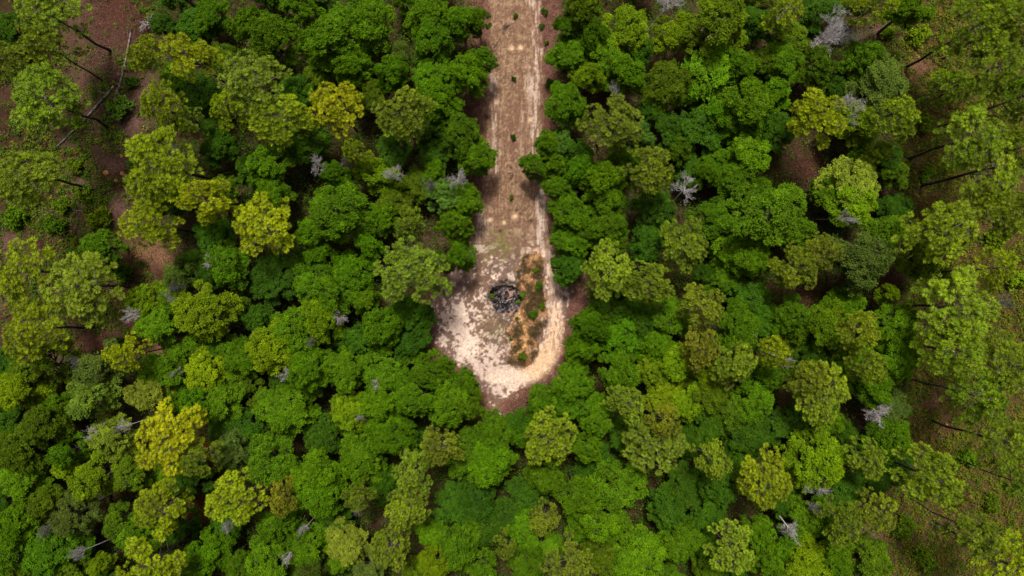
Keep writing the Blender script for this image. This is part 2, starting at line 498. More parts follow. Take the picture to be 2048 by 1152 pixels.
def build_mound():
    st = .09
    x0, y0 = at(990, 752)[:2]; x1, y1 = at(1112, 488)[:2]
    xs = np.arange(x0, x1, st); ys = np.arange(y0, y1, st)
    X, Y = np.meshgrid(xs, ys); PX, PY = to_px(X, Y)
    h, dm, dg = mound_z(PX, PY)
    n = fbm(PX / 9, PY / 9, 4, 63); n2 = fbm(PX / 3.5, PY / 3.5, 3, 64)
    Z = clearing_z(X, Y, PX, PY) - .08 + h
    r = np.hypot(PX - PIT[0], PY - PIT[1])
    Z = np.where(r < 34, Z - .5 * sstep(34, 26, r), Z)
    c = np.broadcast_to(lin(178, 134, 94), X.shape + (3,)).copy()
    c = mixc(c, lin(128, 94, 62), sstep(.44, .62, n) * .8)
    c = mixc(c, lin(104, 92, 46), sstep(.50, .62, fbm(PX / 12, PY / 12, 3, 65)) * .75)
    c = mixc(c, lin(222, 176, 120), np.exp(-(dg / 5) ** 2) * sstep(.35, .55, n2) * .85)
    c = mixc(c, lin(224, 172, 116), sstep(.55, .66, n2) * .6)
    c = mixc(c, clearing_col(PX, PY), sstep(.55, 1.05, dm + (n - .5) * 1.7))
    q_i = np.arange(len(ys) - 1)[:, None] * len(xs) + np.arange(len(xs) - 1)[None]
    q = np.stack([q_i, q_i + 1, q_i + len(xs) + 1, q_i + len(xs)], -1).reshape(-1, 4)
    keep = (h.ravel()[q].max(1) > .03)
    qq = q[keep]; used, inv = np.unique(qq.ravel(), return_inverse=True)
    me = mesh_from("sand_mound", np.stack([X, Y, Z], -1).reshape(-1, 3)[used], quads=inv.reshape(-1, 4), smooth=True, mat=M_SOIL)
    point_col(me, "Col", c.reshape(-1, 3)[used])
    tag(link("sand_mound", me), "long orange sand mound with dry grass inside the turning circle", None, None, "structure")


build_mound()


def mound_ground(x, y):
    px, py = to_px(np.array([x]), np.array([y]))
    h, dm, dg = mound_z(px, py)
    z = clearing_z(np.array([x]), np.array([y]), px, py)
    return float(max(z[0], z[0] - .08 + h[0]))


# ------------------------------------------------------------------ plant meshes
def oak_crown_mesh(name, seed, R=2.6, zc=5.6, nl=10, dens=1.0, leafL=.148, leafW=.078, flat=.85, m=48):
    """crown = lobes, each lobe = leaf clumps round its shell, each clump = a rosette of leaves"""
    r = np.random.default_rng(seed)
    lobes = []
    a0 = r.uniform(0, 6.28); sx = r.uniform(.85, 1.12)
    for k in range(nl):
        a = a0 + k * 6.283 / nl + r.normal(0, .25); rr = R * r.uniform(.52, .82)
        lobes.append((np.array([math.cos(a) * rr * sx, math.sin(a) * rr / sx, zc + R * flat * (.10 - .75 * (rr / R) ** 2 + r.normal(0, .13))]), R * r.uniform(.17, .28)))
    for k in range(9):
        a = a0 + k * 2.4 + r.normal(0, .3); rr = R * math.sqrt((k + .4) / 9) * .52 * r.uniform(.85, 1.15)
        lobes.append((np.array([math.cos(a) * rr, math.sin(a) * rr, zc + R * flat * (.62 - .9 * (rr / R) ** 2 + r.normal(0, .12))]), R * r.uniform(.19, .31)))
    C = np.array([l[0] for l in lobes]); Rd = np.array([l[1] for l in lobes])
    cs, ds, lt = [], [], []
    for (c, rad) in lobes:
        n = int(36 * dens * rad * rad / .62) + 6
        d = rdirs(n * 4, r); d = d[d[:, 2] > r.uniform(-.7, .15, len(d))][:n]
        p = c + d * (rad * r.triangular(.70, .95, 1.28, len(d)))[:, None] * np.array([1, 1, .85])
        ins = (np.linalg.norm((p[:, None] - C[None]) / np.array([1, 1, .85]), axis=2) < Rd[None] * .70).any(1)
        cs.append(p[~ins]); ds.append(d[~ins]); lt.append(np.full((~ins).sum(), r.normal(0, .09)))
    P = np.concatenate(cs); D = np.concatenate(ds); LT = np.concatenate(lt)
    loc = rdirs(len(P) * m, r) * np.array([1, 1, .75]) * r.uniform(.35, 1.0, (len(P) * m, 1))
    crad = np.repeat(r.uniform(.17, .31, len(P)), m)[:, None]
    out = np.repeat(D, m, 0)
    c = np.repeat(P, m, 0) + loc * crad
    d = norm(loc + rdirs(len(c), r) * .5)
    nm = norm(out * .35 + np.array([0, 0, .75]) + loc * .4 + rdirs(len(c), r) * .6)
    L = leafL * r.uniform(.7, 1.3, len(c)); W = leafW * r.uniform(.7, 1.25, len(c))
    tone = np.repeat(r.normal(.47, .12, len(P)) + LT, m) + r.normal(0, .12, len(c))
    # sparse inner leaves
    nf = int(1500 * dens); j = r.integers(0, len(C), nf)
    c2 = C[j] + rdirs(nf, r) * (Rd[j] * r.uniform(.1, .75, nf))[:, None] - np.array([0, 0, .25])
    c = np.concatenate([c, c2]); d = np.concatenate([d, rdirs(nf, r)]); nm = np.concatenate([nm, norm(np.array([0, 0, .9]) + rdirs(nf, r) * .5)])
    L = np.concatenate([L, leafL * 1.6 * r.uniform(.8, 1.2, nf)]); W = np.concatenate([W, leafW * 1.6 * r.uniform(.8, 1.2, nf)])
    tone = np.concatenate([tone, r.normal(.4, .15, nf)])
    v, q = leaf_quads(c, d, nm, L, W)
    me = mesh_from(name, v, quads=q, mat=M_OAK)
    face_float(me, "var", np.clip(tone, 0, 1))
    return me, lobes


def oak_trunk_mesh(name, lobes, seed, zc=5.6, rad=.19, mat=None):
    r = np.random.default_rng(seed + 900); T = Tubes()
    fork = zc - 2.6
    bend = r.normal(0, .15, 2)
    base = np.array([[0, 0, -.3], [bend[0] * .3, bend[1] * .3, fork * .5], [bend[0], bend[1], fork], [bend[0], bend[1], zc]])
    T.add(base, [rad * 1.35, rad, rad * .85, rad * .4], 7)
    for (c, rd) in lobes:
        s = np.array([bend[0], bend[1], fork + r.uniform(-.2, 1.0)]); mid = (s + c) / 2 + r.normal(0, .18, 3) + np.array([0, 0, -.2])
        T.add([s, mid, c], [rad * .5, rad * .35, rad * .14], 5)
        for k in range(4):
            e = c + rdirs(1, r)[0] * rd * .85 * np.array([1, 1, .7]); T.add([c * .6 + mid * .4, (c + e) / 2 + r.normal(0, .1, 3), e], [rad * .2, rad * .13, .012], 4)
    return T.mesh(name, mat or M_BARK)


OAK_H = 5.6
OAKS = []
for i in range(12):
    me, lb = oak_crown_mesh("oak_crown", 100 + i, nl=[12, 13, 14, 11, 13, 12, 15, 13, 12, 10, 14, 11][i], dens=[1, .9, 1.1, .95, 1, 1.05, .9, 1, .85, .9, 1.0, .8][i])
    OAKS.append((me, oak_trunk_mesh("oak_trunk", lb, i)))
SAGES = []      # finer leaved, looser crowns
for i in range(4):
    me, lb = oak_crown_mesh("fine_leaved_crown", 200 + i, nl=11, dens=1.25, leafL=.15, leafW=.06, m=34)
    SAGES.append((me, oak_trunk_mesh("fine_leaved_trunk", lb, 50 + i)))

PINE_H = 10.6


def pine_meshes(seed, R=2.9, ncl=17, hole=.3):
    r = np.random.default_rng(seed)
    cl = [(np.array([r.normal(0, .2), r.normal(0, .2), PINE_H + 1.9]), .85)]
    a = r.uniform(0, 6.28)
    for k in range(ncl):
        a += 2.399 + r.normal(0, .35); f = (k + .7) / ncl
        rad = R * (.28 + .55 * math.sqrt(f)) * r.uniform(.78, 1.08)
        z = PINE_H + 1.7 - 2.6 * f ** 1.3 + r.normal(0, .35)
        cl.append((np.array([math.cos(a) * rad, math.sin(a) * rad, z]), r.uniform(.55, .95)))
    # a couple of low stray branches
    for k in range(3):
        a = r.uniform(0, 6.28); rad = R * r.uniform(.5, .85)
        cl.append((np.array([math.cos(a) * rad, math.sin(a) * rad, PINE_H - r.uniform(1.6, 2.6)]), r.uniform(.4, .6)))
    B = Tubes(); tc, ta, tt = [], [], []
    B.add([[0, 0, PINE_H - 3.2], [r.normal(0, .08), r.normal(0, .08), PINE_H - .5], cl[0][0]], [.10, .07, .03], 5)
    for ci, (c, rd) in enumerate(cl):
        s = np.array([0, 0, c[2] - r.uniform(.3, .9)]); mid = (s * .5 + c * .5) + np.array([0, 0, r.uniform(-.25, .1)]) + r.normal(0, .1, 3)
        if ci: B.add([s, mid, c - np.array([0, 0, rd * .4])], [.055, .04, .025], 4)
        n = int(6 + 11 * rd * r.uniform(.8, 1.25)); pts = []
        for tr in range(n * 14):
            d = rdirs(1, r)[0]
            if d[2] < -.25: continue
            p = c + d * rd * np.array([1, 1, .62]) * r.uniform(.75, 1.1)
            if all(np.linalg.norm(p - q) > .56 for q in pts): pts.append(p)
            if len(pts) >= n: break
        tone = r.normal(.5, .12)
        for p in pts:
            o = norm(p - c + np.array([c[0] * .12, c[1] * .12, rd * 1.1]))
            tc.append(p); ta.append(norm(o + r.normal(0, .2, 3))); tt.append(tone + r.normal(0, .1))
            B.add([c - np.array([0, 0, rd * .4]), (c + p) / 2 - np.array([0, 0, rd * .15]), p + ta[-1] * .08], [.02, .018, .045], 3)
    tc = np.array(tc); ta = np.array(ta); tt = np.array(tt)
    m = 112
    ax = np.repeat(ta, m, 0)
    rd = rdirs(len(ax), r); side = norm(rd - (rd * ax).sum(1, keepdims=True) * ax)
    L = r.uniform(.24, .36, len(ax))[:, None]
    lift = r.triangular(-.25, .45, .85, len(ax))[:, None]
    c0 = np.repeat(tc, m, 0) + ax * r.uniform(-.16, 0, (len(ax), 1)) + side * .05
    mid = c0 + side * L * .62 + ax * L * lift * .25
    tip = c0 + side * L * (1.02 - .18 * lift) + ax * L * lift * .95
    w = norm(np.cross(tip - c0, rdirs(len(ax), r))) * .021
    v = np.stack([c0, mid + w, tip, mid - w], 1).reshape(-1, 3)
    me = mesh_from("pine_crown", v, quads=np.arange(len(ax) * 4).reshape(-1, 4), mat=M_PINE)
    face_float(me, "var", np.clip(np.repeat(tt, m) + r.normal(0, .12, len(ax)), 0, 1))
    T = Tubes()
    T.add([[0, 0, -.4], [0, 0, .5], [r.normal(0, .07), r.normal(0, .07), PINE_H * .25], [r.normal(0, .14), r.normal(0, .14), PINE_H * .5], [r.normal(0, .12), r.normal(0, .12), PINE_H * .75], [0, 0, PINE_H - 1], [0, 0, PINE_H + .6]], [.18, .14, .12, .105, .09, .07, .045], 8)
    return me, B.mesh("pine_branching", M_TWIG), T.mesh("pine_trunk", M_CHARBARK)


PINES = [pine_meshes(300 + i, ncl=[17, 20, 15, 18, 22, 16, 13][i]) for i in range(7)]
PINES_OPEN = [pine_meshes(340 + i, ncl=[11, 13, 10][i]) for i in range(3)]


def dead_meshes(seed, R=2.4, H=7.0, levels=4, spread=.75, fine=True, mat=None):
    r = np.random.default_rng(seed); T = Tubes(); B = Tubes()
    top = H - R * .9
    T.add([[0, 0, -.3], [r.normal(0, .1), r.normal(0, .1), top * .5], [0, 0, top]], [.14, .10, .075], 7)

    def grow(p, d, L, rad, lv):
        k = 4; pts = [p]; dd = d.copy()
        for i in range(k):
            dd = norm(dd + r.normal(0, .22, 3) + np.array([0, 0, .05])); pts.append(pts[-1] + dd * L / k)
        e = rad * .62
        B.add(pts, np.linspace(rad, e, k + 1), 4 if lv > 1 else 3)
        if lv == 0: return
        nb = [0, 6, 5, 4, 4][lv]
        for i in range(nb):
            j = r.integers(1, k + 1); nd = norm(dd + rdirs(1, r)[0] * .95)
            if nd[2] < -.35: nd[2] *= -.5
            grow(pts[j], nd, L * r.uniform(.5, .75), max(e * .62, .009), lv - 1)
        grow(pts[-1], dd, L * .7, e, lv - 1)
    n = 6
    for i in range(n):
        a = i * 6.283 / n + r.normal(0, .3)
        grow(np.array([0, 0, top - r.uniform(0, 1.0)]), norm(np.array([math.cos(a) * spread, math.sin(a) * spread, r.uniform(.25, .7)])), R * r.uniform(.42, .62), .05, levels - 1)
    return T.mesh("dead_trunk", mat), B.mesh("dead_branching", mat)


DEAD_BIG = dead_meshes(501, R=2.9, H=8.5, levels=5, mat=M_DEAD)
DEADS = [dead_meshes(510 + i, R=1.9, H=7.5, levels=4, spread=[.75, 1.0, .5, .9, .75, .7][i], mat=M_DEAD if i < 5 else M_DEAD2) for i in range(6)]
DEAD_LOW = [dead_meshes(520 + i, R=1.5, H=2.2, levels=3, mat=M_DEAD) for i in range(2)]


def shrub_mesh(seed, R=1.0, n=150):
    r = np.random.default_rng(seed)
    cs = []
    for k in range(7):
        a = r.uniform(0, 6.28); rr = R * math.sqrt(r.random()) * .65
        cs.append((math.cos(a) * rr, math.sin(a) * rr, R * r.uniform(.35, .85)))
    cs = np.array(cs)
    P = cs[r.integers(0, len(cs), n)] + rdirs(n, r) * r.uniform(.2, .42, (n, 1)) * R
    P[:, 2] = np.abs(P[:, 2]) + .05
    m = 8
    c = np.repeat(P, m, 0) + r.normal(size=(n * m, 3)) * .07 * R
    d = rdirs(len(c), r) + np.array([0, 0, .2]); nm = norm(rdirs(len(c), r) * .6 + np.array([0, 0, .9]))
    v, q = leaf_quads(c, d, nm, .19 * r.uniform(.7, 1.3, len(c)), .10 * r.uniform(.7, 1.2, len(c)))
    me = mesh_from("shrub_foliage", v, quads=q, mat=M_OAK)
    face_float(me, "var", np.clip(np.repeat(r.normal(.5, .12, n), m) + r.normal(0, .14, len(c)), 0, 1))
    T = Tubes()
    for cc in cs: T.add([[0, 0, -.1], cc * np.array([.4, .4, .6]), cc], [.03, .022, .008], 4)
    return me, T.mesh("shrub_stem", M_BARK)


SHRUBS = [shrub_mesh(600 + i) for i in range(4)]

def inside(poly, x, y):
    c = np.zeros(x.shape, bool); n = len(poly)
    for i in range(n):
        x0, y0 = poly[i]; x1, y1 = poly[(i + 1) % n]
        c ^= ((y0 > y) != (y1 > y)) & (x < (x1 - x0) * (y - y0) / (y1 - y0 + 1e-9) + x0)
    return c


LEFT_OPEN = [(-200, -200), (320, -200), (312, 110), (300, 280), (265, 330), (330, 480), (345, 560), (290, 620), (330, 690), (250, 730), (-200, 730)]
RIGHT_OPEN = [(1730, -200), (2300, -200), (2300, 1400), (1660, 1400), (1720, 1050), (1790, 900), (1815, 700), (1810, 480), (1790, 330), (1740, 150)]
PATCHES = [(1610, 330, 42), (1605, 590, 30), (1765, 560, 30), (1590, 760, 26), (1600, 930, 34), (1730, 1075, 30), (1725, 830, 24), (275, 235, 34), (285, 180, 24), (230, 40, 55), (225, 335, 30), (305, 500, 36), (1190, 195, 34), (420, 910, 18), (405, 1020, 20),
           (258, 75, 16), (250, 110, 16), (240, 150, 16), (230, 190, 15), (205, 210, 14), (180, 232, 14), (155, 255, 14), (130, 278, 14), (215, 125, 26), (185, 150, 24), (200, 95, 24), (190, 20, 26), (300, 60, 18), (165, 200, 18),
           (240, 425, 22), (190, 480, 20), (20, 490, 22), (330, 690, 26), (270, 640, 22), (190, 690, 26), (1755, 60, 18), (1840, 140, 16), (1870, 805, 20), (1890, 850, 14)]


# ------------------------------------------------------------------ where everything stands (photo pixels: crown centre x, y, crown radius, tone)
OAK_TONES = {'g': (.100, .222, .003), 'd': (.055, .142, .005), 'y': (.180, .295, .004), 's': (.125, .195, .024), 'b': (.090, .205, .020), 'o': (.112, .195, .005), 'l': (.225, .315, .026)}  # d: dark foliage, partly the shade of taller crowns put into the colour
OAK_WORDS = {'g': 'bright green', 'd': 'dark green', 'y': 'yellow-green', 's': 'grey-green', 'b': 'bluish green', 'o': 'olive-green', 'l': 'pale lime'}
PINE_TONES = {'y': (.305, .405, .005), 'l': (.240, .355, .013), 'o': (.220, .305, .012), 'Y': (.40, .465, .004), 'b': (.25, .29, .013)}
PINE_WORDS = {'y': 'yellow-green', 'l': 'lime green', 'o': 'olive', 'Y': 'bright yellow', 'b': 'brownish olive'}

PINE_LIST = """100 30 66 o|75 95 44 l|88 203 72 l|20 118 42 o|52 345 66 l|288 112 40 y|378 112 52 y|512 155 64 l|322 212 44 y|375 245 30 l|336 330 72 y|450 222 38 y|545 238 60 y|
712 312 28 y|674 222 55 Y|800 232 55 o|1217 250 58 o|1306 345 50 o|1752 18 42 y|1640 242 54 y|1945 60 70 l|2035 38 50 l|1985 145 62 l|1898 175 40 l|2035 195 42 l|1950 275 64 l|1975 338 70 l|2040 300 40 o|
300 450 54 y|407 408 50 Y|527 452 62 y|62 545 60 y|168 575 72 l|68 665 66 y|258 707 38 Y|815 552 70 l|823 445 33 o|1218 535 54 l|1294 562 48 l|1368 485 52 o|1400 605 44 o|1392 685 42 b|1470 735 48 l|
1588 538 46 o|1636 508 38 o|1890 450 70 l|1995 418 55 l|1992 540 46 y|1715 665 44 o|1742 742 36 l|1920 620 78 l|1905 700 60 l|2015 735 62 l|1562 700 34 y|1620 748 42 o|
342 868 70 Y|402 925 40 o|467 987 57 y|310 1012 52 y|305 1122 62 y|838 940 47 l|880 900 40 o|812 1022 46 l|770 1080 46 o|562 992 34 b|715 995 31 o|1000 1090 23 o|1092 885 55 l|1258 808 40 l|1325 842 36 b|1306 892 62 o|1423 918 37 l|1530 955 58 y|1098 1033 33 l|
1140 1125 48 o|1463 1102 50 l|1640 790 60 l|1735 925 40 l|1872 965 62 l|1690 1045 46 l|1746 1025 42 o|2012 1122 62 y|2012 888 56 l|1945 1062 40 l|1962 790 56 l|2035 965 32 l|1798 232 46 l|1760 300 24 y|1565 22 42 y"""

OAK_LIST = """330 50 28 d|430 25 38 g|498 40 34 g|398 180 44 d|20 62 32 d|500 335 34 d|545 75 48 g|655 75 56 g|690 42 36 g|600 20 38 g|755 42 46 g|727 108 26 g|700 136 35 g|777 150 35 g|850 32 42 g|868 82 50 g|925 40 38 g|957 38 30 g|960 118 34 g|
875 155 50 g|935 150 44 g|870 206 40 g|920 262 50 g|955 315 40 g|870 308 32 d|790 288 40 d|540 338 42 g|672 345 27 g|682 378 34 g|750 346 40 y|805 108 26 s|730 190 36 o|600 285 42 d|590 185 38 d|640 180 30 d|440 300 34 d|
1135 58 33 g|1187 72 32 g|1132 115 42 g|1208 112 44 g|1176 158 38 y|1248 160 42 g|1125 212 48 g|1130 282 32 b|1086 290 30 g|1068 330 33 g|1110 330 30 g|1146 310 36 d|1166 335 38 g|1120 366 33 g|1200 370 40 g|1248 315 33 g|1270 275 32 b|1250 60 50 y|1342 60 44 y|1182 15 44 o|1435 45 62 o|
1420 140 56 g|1336 165 47 o|1380 190 28 g|1476 115 36 g|1515 120 34 o|1440 226 40 g|1490 215 54 g|1390 262 50 d|1497 262 32 g|1490 316 47 g|1410 358 26 g|1468 370 42 g|1515 372 28 g|1330 270 36 d|
1645 28 40 d|1815 25 34 g|1566 130 42 g|1630 146 38 o|1710 115 38 g|1742 108 26 d|1760 172 58 s|1718 252 44 y|1556 265 36 d|1765 322 37 d|1705 368 56 l|1648 372 28 g|1560 195 32 g|
465 528 44 g|412 618 60 y|305 605 42 y|318 655 42 g|430 470 42 d|346 410 44 d|200 490 34 g|355 550 30 s|90 737 52 o|20 722 34 d|202 745 50 s|335 742 46 g|410 747 42 y|430 700 36 d|486 710 42 g|
550 395 38 g|680 430 60 g|612 460 36 g|762 448 33 g|737 486 28 g|886 396 44 b|931 400 39 g|903 453 40 g|924 510 34 g|880 525 29 g|640 508 32 g|555 555 52 d|645 575 52 g|600 520 32 d|712 545 42 g|725 600 28 g|586 655 54 g|642 645 44 y|662 675 26 d|765 655 47 g|820 620 42 d|842 642 30 d|816 690 40 d|552 700 48 y|620 742 42 g|685 735 44 g|760 725 48 g|860 745 47 g|910 770 34 g|
1150 428 50 g|1215 400 42 g|1140 490 42 g|1137 535 42 d|1225 465 44 g|1310 420 44 d|1300 490 36 d|1430 435 47 g|1535 425 80 g|1456 500 40 g|1500 512 42 g|1210 612 47 d|1268 612 36 d|1335 630 44 g|1164 657 34 g|1186 670 40 g|1172 702 42 g|1246 695 44 g|1226 655 28 d|1240 735 42 g|1315 690 33 g|1305 742 40 y|1350 736 40 y|1412 745 34 y|1466 668 50 g|1500 600 42 d|1525 640 34 d|1140 765 44 g|
1590 480 38 g|1712 520 66 s|1770 480 42 g|1690 412 50 y|1785 420 34 d|1830 520 40 o|1645 655 48 g|1590 625 40 g|1556 645 34 g|1625 705 36 d|1780 640 44 g|1785 720 48 g|1695 710 40 g|1780 590 20 y|1556 752 38 g|
40 780 42 y|110 790 32 g|185 790 47 l|292 785 42 l|350 790 28 g|405 795 38 g|450 805 47 g|30 842 42 d|90 860 42 o|130 895 32 g|130 925 32 y|225 872 44 l|40 900 46 o|40 962 46 g|50 1040 42 g|190 960 46 y|92 1000 38 o|150 1022 42 s|105 1095 56 g|25 1110 42 g|200 1125 22 y|470 906 38 s|500 860 36 d|425 1095 48 g|450 1050 36 d|490 1130 34 g|380 965 44 d|270 940 42 o|270 1062 42 g|236 1040 32 o|
580 820 56 g|545 925 52 g|695 830 38 y|760 840 30 g|802 846 28 g|900 805 56 g|830 790 42 g|770 790 40 g|720 880 42 g|790 875 42 g|928 797 38 g|985 874 46 g|1036 850 30 d|620 945 44 g|632 985 48 g|720 930 46 g|765 960 36 d|930 920 46 g|980 930 46 g|900 1010 42 d|952 1000 42 d|620 1075 46 g|560 1060 42 g|540 1122 46 g|700 1090 42 l|867 1122 33 y|865 1065 30 g|920 1090 43 g|970 1050 42 d|1010 1030 36 d|960 1140 32 g|620 1140 28 s|740 1130 32 s|645 865 38 d|
1092 797 42 g|1150 800 42 g|1200 830 38 g|1050 862 32 g|1170 885 33 g|1182 930 40 d|1080 950 40 g|1050 985 38 d|1150 975 40 g|1250 980 52 g|1222 1040 47 g|1280 1110 56 g|1362 1080 44 g|1330 1020 43 d|1370 975 46 d|1430 970 46 d|1040 1060 40 g|1052 1120 38 g|1330 790 40 y|1372 800 42 y|1420 790 40 o|1450 830 42 o|1510 810 42 g|1500 870 46 d|1515 1050 26 g|1532 1100 38 g|1215 1112 36 o|1410 1030 38 d|
1580 850 46 d|1650 838 32 g|1635 915 60 y|1680 870 32 d|1780 880 46 g|1782 820 40 s|1740 780 40 g|1795 935 36 d|1560 1092 38 g|1612 1112 50 y|1662 1110 40 g|1730 1130 44 o|1604 1030 40 g|1685 980 42 d"""

# x y radius(px) kind(B big, d bleached, k grey, f lying low) phrase
DEAD_LIST = [
    (1655, 78, 52, 'B', "largest leafless bleached tree with a dense fan of fine twigs, upper right"),
    (1698, 197, 30, 'd', "leafless forked white tree just below the largest bleached tree"),
    (1372, 396, 30, 'd', "leafless pale tree with a round twiggy top between dark oaks"),
    (610, 325, 24, 'd', "bleached dead oak top with whitish twigs below two yellow pines"),
    (686, 305, 18, 'k', "small grey dead oak top below the bright yellow pine, beside olive pine"),
    (790, 340, 24, 'd', "white fan-shaped dead oak top, the middle one of a row of three"),
    (910, 355, 26, 'd', "white dead oak top on the oak beside the dirt track's edge"),
    (868, 362, 20, 'k', "grey dead oak top just left of a white one near the track"),
    (388, 510, 24, 'd', "crooked white dead tree right of the bare sandy scar"),
    (350, 545, 18, 'k', "thin grey dead sapling just below the crooked white dead tree"),
    (276, 610, 18, 'd', "whitish lichen-covered dead oak top left of a big lime crown"),
    (155, 720, 22, 'k', "grey dead brush between two yellow pines near the left edge"),
    (672, 626, 19, 'd', "curled white dead oak top left of the sandy clearing"),
    (636, 652, 13, 'k', "tiny grey dead twig spray just left of the curled white dead top"),
    (538, 757, 19, 'd', "upright white dead oak top below and left of the clearing"),
    (745, 745, 13, 'd', "tiny white dead twig spray near the clearing's lower left"),
    (214, 893, 26, 'd', "big-limbed white dead tree left of the large yellow pine"),
    (266, 850, 15, 'd', "small white dead twigs between limbed dead tree and large yellow pine"),
    (246, 975, 12, 'k', "tiny grey dead twigs below the big-limbed white dead tree"),
    (75, 1070, 20, 'k', "thin grey dead branches near the lower left corner"),
    (172, 1115, 15, 'd', "small white dead branch top at the bottom, near the left corner"),
    (430, 1047, 15, 'd', "small white dead top just below the round yellow pine"),
    (710, 848, 13, 'd', "tiny white dead tuft in a yellow-green oak below the clearing"),
    (690, 1024, 14, 'd', "tiny white dead tuft right of the brownish olive pine"),
    (610, 1060, 13, 'd', "small white dead top among oaks below the brownish olive pine"),
    (566, 1078, 13, 'd', "small white dead top, the lower left of a close pair"),
    (1493, 672, 14, 'd', "tiny white dead tuft in the dark crown right of brownish olive pine"),
    (1690, 262, 22, 'd', "bleached dead branches in a lime crown right of yellow-green pine"),
    (1695, 424, 20, 'd', "white dead branch ends hanging below a lime crown, right side"),
    (1572, 710, 22, 'd', "white dead branch ends beside a small yellow-green pine"),
    (1622, 1003, 26, 'd', "curled bleached dead branches, upper end of a broken ring"),
    (1580, 1032, 26, 'd', "curled bleached dead branches, lower end of a broken ring"),
    (1642, 1040, 16, 'd', "small bleached dead branch right of the broken ring"),
    (1782, 815, 30, 'd', "pale dead tree showing through a grey-green crown at the right"),
    (2015, 625, 22, 'k', "grey twiggy dead tree at the right edge, halfway down"),
    (1315, 18, 30, 'd', "bleached branches at the top edge among yellow-green oaks"),
    (1527, 38, 24, 'd', "white fan of dead branches near the top edge, left of the largest"),
    (565, 32, 18, 'k', "small grey dead top near the top edge, left half"),
    (985, 45, 10, 'k', "tiny grey twig bush at the track's edge, top"),
    (285, 38, 24, 'f', "low white dead branch lying on brown ground near the top edge"),
    (358, 282, 16, 'd', "small pale dead top between two yellow-green pines, left"),
    (1248, 190, 18, 'd', "pale bare branches under a green oak above an olive pine"),
    (335, 620, 14, 'd', "tiny pale dead branch between two yellow-green oaks, left"),
    (325, 752, 14, 'd', "small white dead top below the small bright yellow pine"),
    (2000, 1105, 14, 'k', "tiny grey dead top near the lower right corner"),
]

LANDMARKS = [("the burnt pile", 1012, 598), ("the largest leafless tree", 1655, 78), ("the small yellow pine", 258, 707), ("the large yellow pine", 342, 868), ("the round yellow pine", 674, 222),
             ("the long fallen log", 210, 180), ("the bleached branch ring", 1600, 1015), ("the clearing's lower tip", 985, 800), ("the white fan tree", 1372, 396), ("the huge oak crown", 1535, 425), ("the brown litter gap", 1610, 330), ("the round bottom pine", 467, 987), ("the big-limbed dead tree", 214, 893), ("the brownish pine", 562, 992), ("the crooked white tree", 388, 510), ("the forked white tree", 1698, 197), ("the curled white snag", 672, 626), ("the mound", 1055, 640), ("the top-edge bleached branches", 1315, 18), ("the right-edge twiggy tree", 2015, 625), ("the largest horizontal black trunk", 1890, 545), ("the glossy green bush", 1935, 918), ("the pale see-through tree", 1782, 815), ("the upper-left grey top", 565, 32), ("the bottom-left white branch", 172, 1115), ("the white tuft pair", 590, 1068), ("the broad grey-green oak", 1712, 520)]
used_labels = set()


ORD = ["", "second ", "third ", "fourth ", "fifth ", "sixth ", "seventh ", "eighth ", "ninth ", "tenth ", "eleventh ", "twelfth ", "thirteenth ", "fourteenth ", "fifteenth ", "sixteenth "]
to_label = []


def auto_label(root, px, py, r, colour, kind, rmid):
    size = ", broad crown" if r > rmid * 1.22 else ", small crown" if r < rmid * .78 else ""
    dl = np.interp(py, Y_C, XL_C) - px; dr = px - np.interp(py, Y_C, XR_C)
    for side, dd in (("left", dl), ("right", dr)):
        if py < 790 and -60 < dd < r + 26:
            place = ("the dirt track's " if py < 486 else "the sandy clearing's ") + side + " side"
            to_label.append((root, (colour, kind, place), py, size, "track")); return
    nm, lx, ly = min(LANDMARKS, key=lambda l: math.hypot(l[1] - px, l[2] - py) + (1e6 if math.hypot(l[1] - px, l[2] - py) < 8 else 0))
    dx, dy = px - lx, py - ly
    rel = (("right of " if dx > 0 else "left of ") if abs(dx) > abs(dy) else ("below " if dy > 0 else "above ")) + nm
    to_label.append((root, (colour, kind, rel), math.hypot(dx, dy), size, "mark"))


def finish_labels():
    by = {}
    for t in to_label: by.setdefault(t[1], []).append(t)
    for (colour, kind, place), ts in by.items():
        ts.sort(key=lambda t: t[2])
        for i, (root, _, _, size, how) in enumerate(ts):
            if how == "track":
                root['label'] = (f"only {colour} {kind} along {place}" if len(ts) == 1 else f"{ORD[i] if i else 'first '}{colour} {kind} from the top along {place}") + size
            else:
                root['label'] = (f"{colour} {kind} {place}" if len(ts) == 1 else f"{ORD[i]}nearest {colour} {kind} {place}") + size


def jitter(c, r, s=.10):
    k = np.exp(r.normal(0, s)); h = r.normal(0, .05)
    return (c[0] * k * (1 + h), c[1] * k, c[2] * k * (1 + r.normal(0, .15)), 1)


def parse(s):
    return [(float(a), float(b), float(c), d) for a, b, c, d in (e.split() for e in s.replace("\n", "").split("|") if e.strip())]


def add_tree(name, px, py, r, zc, parts, sx_nom, label, cat, group, tone, rr, hscale, tilt=.03):
    """root empty at the foot; crown centre is seen at (px, py)"""
    hz = zc * hscale
    x, y, _ = at(px, py, hz)
    s = r / FPX * (HC - hz) / sx_nom
    root = bpy.data.objects.new(name, None); COL.objects.link(root)
    root.empty_display_size = .5
    root.location = (x, y, ground_at(x, y))
    u = rr.uniform(.86, 1.17)
    root.scale = (s * u, s / u, hscale)
    root.rotation_euler = (rr.normal(0, tilt), rr.normal(0, tilt), rr.uniform(0, 6.283))
    tag(root, label, cat, group)
    for pn, me in parts:
        o = link(pn, me, root)
        if tone is not None: o.color = tone
    return root


